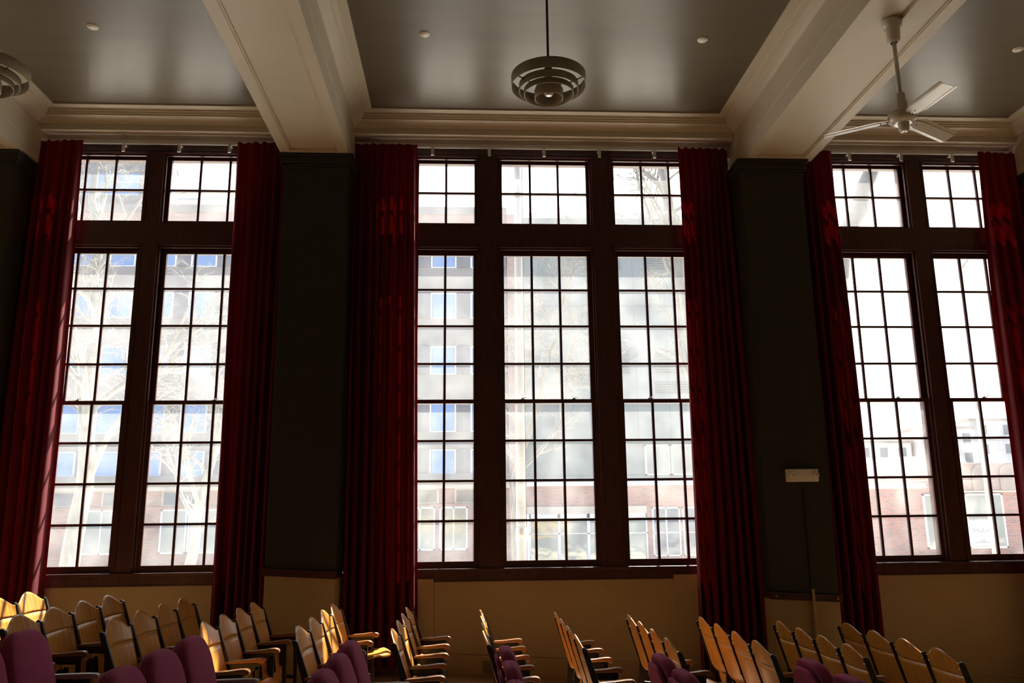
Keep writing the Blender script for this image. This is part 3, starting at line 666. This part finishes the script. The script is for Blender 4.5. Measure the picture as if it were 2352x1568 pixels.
for x0 in (13.2, 15.4):
    f_ = MB(); hh = 3.4
    for a0, a1, c0, c1 in ((0, 2.0, 0, .1), (0, 2.0, hh - .1, hh), (0, .1, 0, hh), (1.9, 2.0, 0, hh), (.95, 1.05, 0, hh), (0, 2, 1.6, 1.66)): f_.box(x0 + a0, x0 + a1, -.15, .0, lz(-.048) + c0, lz(-.048) + c1)
    f_ = f_.build('ground_window', 'white_frame', b2); MB().box(x0 + .1, x0 + 1.9, -.1, -.06, lz(-.048) + .1, lz(-.048) + hh - .1).build('pane', 'dark_glass', f_)
# --- low brick building on the right
b3 = thing('brick_building', 'low red brick building with white framed windows, through the right window', 'building', (0, YB1, G))
def w3(x0, x1, s0, s1, name, m_, y0=0, y1=12, raw=False): return MB().box(x0, x1, y0, y1, (s0 if raw else lz(s0)), lz(s1)).build(name, m_, b3)
w3(24, 60, 0, .028, 'brick_wall', 'brick_red', raw=True)
w3(27.6, 33.5, .028, .034, 'coping', 'white_frame', y0=-.2)
w3(34.2, 60, .024, .058, 'arcade_wall', 'brick_brown', y0=-.1)
w3(34.2, 60, .0225, .0245, 'string_course', 'tan_stone', y0=-.2)
for k in range(6):
    cx = 35.7 + k * 2.1; pts = [(cx - .75, lz(.025))] + [(cx - .75 * math.cos(math.pi * j / 10), lz(.044) + .75 * math.sin(math.pi * j / 10)) for j in range(11)] + [(cx + .75, lz(.025))]
    MB().prism_xz(list(reversed(pts)), -.2, -.1).build('blind_arch', 'far_brown', b3)
for x0, x1 in ((33.2, 34.6), (36.3, 39.2)):
    hh = 3.9; f_ = MB()
    for a0, a1, c0, c1 in ((0, x1 - x0, 0, .14), (0, x1 - x0, hh - .12, hh), (0, .12, 0, hh), (x1 - x0 - .12, x1 - x0, 0, hh)): f_.box(x0 + a0, x0 + a1, -.15, .0, lz(-.034) + c0 - .6, lz(-.034) + c1 - .6)
    f_ = f_.build('ground_window', 'white_frame', b3); MB().box(x0 + .1, x1 - .1, -.08, -.04, lz(-.034) - .5, lz(-.034) + hh - .7).build('pane', 'shop_glass', f_)
pst = MB().box(36.45, 38.3, -.13, -.1, lz(-.034) - .4, lz(-.034) + 1.4).build('poster', 'poster', b3)
# faint unreadable brush mark and lettering strokes
m_ = MB()
for k, (dx, dz, ww, hh) in enumerate(((.25, .95, .05, .3), (.35, 1.1, .2, .05), (.6, .95, .05, .25), (.72, .95, .18, .05), (.95, .95, .05, .32), (1.08, 1.0, .16, .05), (1.3, .95, .05, .22), (.3, .2, 1.1, .04), (.7, .3, .4, .05))): m_.box(36.45 + dx, 36.45 + dx + ww, -.145, -.13, lz(-.034) - .4 + dz, lz(-.034) - .4 + dz + hh)
m_.build('lettering', 'ink', pst)
# --- distant roofs and houses
for x0, x1, y, s0, s1, lab, m_ in ((40, 47.5, 95, -.02, .062, 'long white roofed pavilion beyond the low brick building', 'far_white'), (50, 62, 100, -.02, .066, 'white gabled roof far away seen through the right window', 'far_white')):
    t = thing('pavilion', lab, 'building', ((x0 + x1) / 2, y, G)); hw = (x1 - x0) / 2; z0 = 0; z1 = s1 * y + H - G
    MB().box(-hw + .8, hw - .8, 0, 10, 0, z1 - 2.6).build('wall', 'far_pale', t)
    MB().prism_xz([(-hw, z1 - 2.6), (hw, z1 - 2.6), (hw - 1.6, z1), (-hw + 2.2, z1)], -1, 11).build('roof', m_, t)
for k, (x0, x1, y, s1, lab) in enumerate(((58, 70, 128, .083, 'hazy pale apartment block on the skyline, left one'), (70.6, 79, 126, .100, 'hazy pale apartment block on the skyline, taller middle one'), (80, 96, 128, .110, 'hazy pale apartment block on the skyline, right one'))):
    t = thing('distant_building', lab, 'building', ((x0 + x1) / 2, y, G)); hw = (x1 - x0) / 2; zt = s1 * y + H - G
    MB().box(-hw, hw, 0, 6, 0, zt).build('wall', 'far_pale', t); MB().box(-hw - .3, hw + .3, -.3, 6, zt, zt + .4).build('roof_edge', 'far_brown', t)
    for i in range(4):
        for j in range(3): x = -hw + (i + .5) * hw / 2; z = zt - 2.2 - j * 3; MB().box(x - .6, x + .6, -.08, 0, z, z + 1.5).build('window', 'dark_glass', t)
# --- poles
t = thing('utility_pole', 'tall pale concrete utility pole outside the middle window', 'pole', (.0640 * 14, 14, G))
MB().tube([(-.012, 0, 0), (0, 0, 6), (.02, 0, 13.5)], [.092, .080, .060], 20).build('shaft', 'concrete_pole', t)
MB().lathe([(.093, 4.2), (.10, 4.22), (.10, 4.4), (.092, 4.42)], n=20).build('band', 'steel', t)
MB().tube([(.095, 0, .5), (.085, 0, 6), (.09, 0, 13)], .008, 6).build('cable', 'lamp_dark', t)
t = thing('street_lamp', 'slim grey street lamp pole outside the right window', 'street lamp', (.6368 * 20, 20, G))
MB().tube([(0, 0, 0), (.01, 0, 5), (.03, 0, 11.3)], [.085, .07, .05], 16).build('shaft', 'concrete_pole', t)
MB().tube([(.03, 0, 10.7), (.5, 0, 11.3), (1.3, -.2, 11.8)], [.03, .028, .024], 10).build('arm', 'concrete_pole', t)
MB().box(1.2, 1.75, -.32, -.1, 11.74, 11.86).build('lantern', 'concrete_pole', t, bevel=.03)

# --- bare trees
def tree(base, path, radii, label, seed, limbs, mat_='bark', spread=1.0, tip=0, n2=8, n3=7, z_start=0.25, limb_len=3.5, minlen=.25):
    rnd = random.Random(seed); t = thing('bare_tree', label, 'tree', base)
    trunk = MB(); br = MB()
    P = [Vector(p) for p in path]
    # subdivide the trunk path smoothly
    pts = []; rad = []
    for i in range(len(P) - 1):
        for k in range(5):
            f_ = k / 5; q = P[i].lerp(P[i + 1], f_); pts.append(q + Vector((rnd.uniform(-.02, .02), rnd.uniform(-.02, .02), 0)) * (i + 1)); rad.append(radii[i] + (radii[i + 1] - radii[i]) * f_)
    pts.append(P[-1]); rad.append(radii[-1]); trunk.tube(pts, rad, 14); trunk.build('trunk', mat_, t)
    def grow(p, d, r, L, lev):
        ns = (9, 7, 5, 4)[lev]; q = p.copy(); ps = [q.copy()]; rs = [r]; d = d.normalized()
        for k in range(ns):
            d = (d + Vector((rnd.gauss(0, 1), rnd.gauss(0, 1), rnd.gauss(0, 1))) * (.13, .17, .22, .26)[lev] + Vector((0, 0, .05 if lev < 2 else .02))).normalized()
            q = q + d * (L / ns); ps.append(q.copy()); rs.append(r * (1 - .72 * (k + 1) / ns))
        br.tube(ps, rs, (7, 5, 4, 3)[lev], caps=False)
        if lev == 3: return
        nc = (n2, n3, 7)[lev]
        for c_ in range(nc):
            f_ = .18 + .82 * (c_ + rnd.random()) / nc; i = min(ns - 1, int(f_ * ns)); pp = ps[i].lerp(ps[i + 1], f_ * ns - i)
            dd = (ps[i + 1] - ps[i]).normalized(); ax = dd.cross(Vector((rnd.gauss(0, 1), rnd.gauss(0, 1), rnd.gauss(0, 1)))).normalized()
            nd = Matrix.Rotation(math.radians(rnd.uniform(28, 58)), 3, ax) @ dd
            rr = max(.0068, rs[i] * rnd.uniform(.45, .66)); grow(pp, nd, rr, L * rnd.uniform(.34, .56) * (1.1 - .45 * f_), lev + 1)
    NL = limbs; tot = len(pts) - 1
    for k in range(NL):
        f_ = z_start + (1 - z_start) * (k + .5) / NL; i = min(tot - 1, int(f_ * tot)); a = k * 2.4 + rnd.uniform(-.5, .5)
        up_ = .55 + .9 * f_; d = Vector((math.cos(a) * spread, math.sin(a) * spread * .8, up_))
        grow(pts[i], d, rad[i] * rnd.uniform(.42, .6), limb_len * (1.2 - .55 * f_) * rnd.uniform(.8, 1.15), 0)
    grow(pts[-1], P[-1] - P[-2], rad[-1], limb_len * .7, 0)
    br.build('branches', mat_, t)
Y = 19
tree((-.450 * Y, Y, G), [(-.06, 0, 0), (0, 0, 3.5), (.15, 0, 6.5), (.0, 0, 9), (-.25, 0, 12), (-.1, 0, 16)], [.27, .21, .165, .13, .09, .045], 'large pale-barked bare tree filling the left window, trunk at left', 11, 15, z_start=.30, limb_len=4.2, n2=8, n3=7)
Y = 24
tree((-.3185 * Y, Y, G), [(0, 0, 0), (.08, 0, 3.0), (.15, 0, 5.0), (.55, .2, 7.2), (.9, .3, 9.8)], [.19, .15, .13, .075, .04], 'slim bare tree with low fork outside the left window, right of the larger tree', 23, 12, z_start=.42, limb_len=3.6)
Y = 23
tree((.0585 * Y, Y, G), [(0, 0, 0), (-.02, 0, 3), (0, 0, 5.6), (.55, 0, 7.6), (1.2, .2, 9.6), (1.5, .2, 11)], [.16, .14, .11, .075, .05, .03], 'bare tree behind the utility pole, branches rising to the right', 31, 13, mat_='bark_grey', z_start=.40, limb_len=3.4)
Y = 17
tree((5.75, Y, G), [(0, 0, 0), (-.3, 0, 3.5), (-1.15, 0, 9.2), (-1.25, 0, 11), (-1.6, 0, 13)], [.22, .19, .13, .11, .08], 'leaning bare tree at the right end of the centre window', 47, 13, mat_='bark_grey', z_start=.35, limb_len=3.2, spread=1.1)
Y = 15
tree((6.0, Y, G), [(0, 0, 0), (.35, 0, 4), (1.25, 0, 9.6), (2.1, 0, 11.5), (3.0, 0, 13)], [.24, .21, .17, .14, .09], 'thick bare tree leaning right at the top left of the right window', 53, 9, mat_='bark_grey', z_start=.72, limb_len=3.8, spread=1.2)
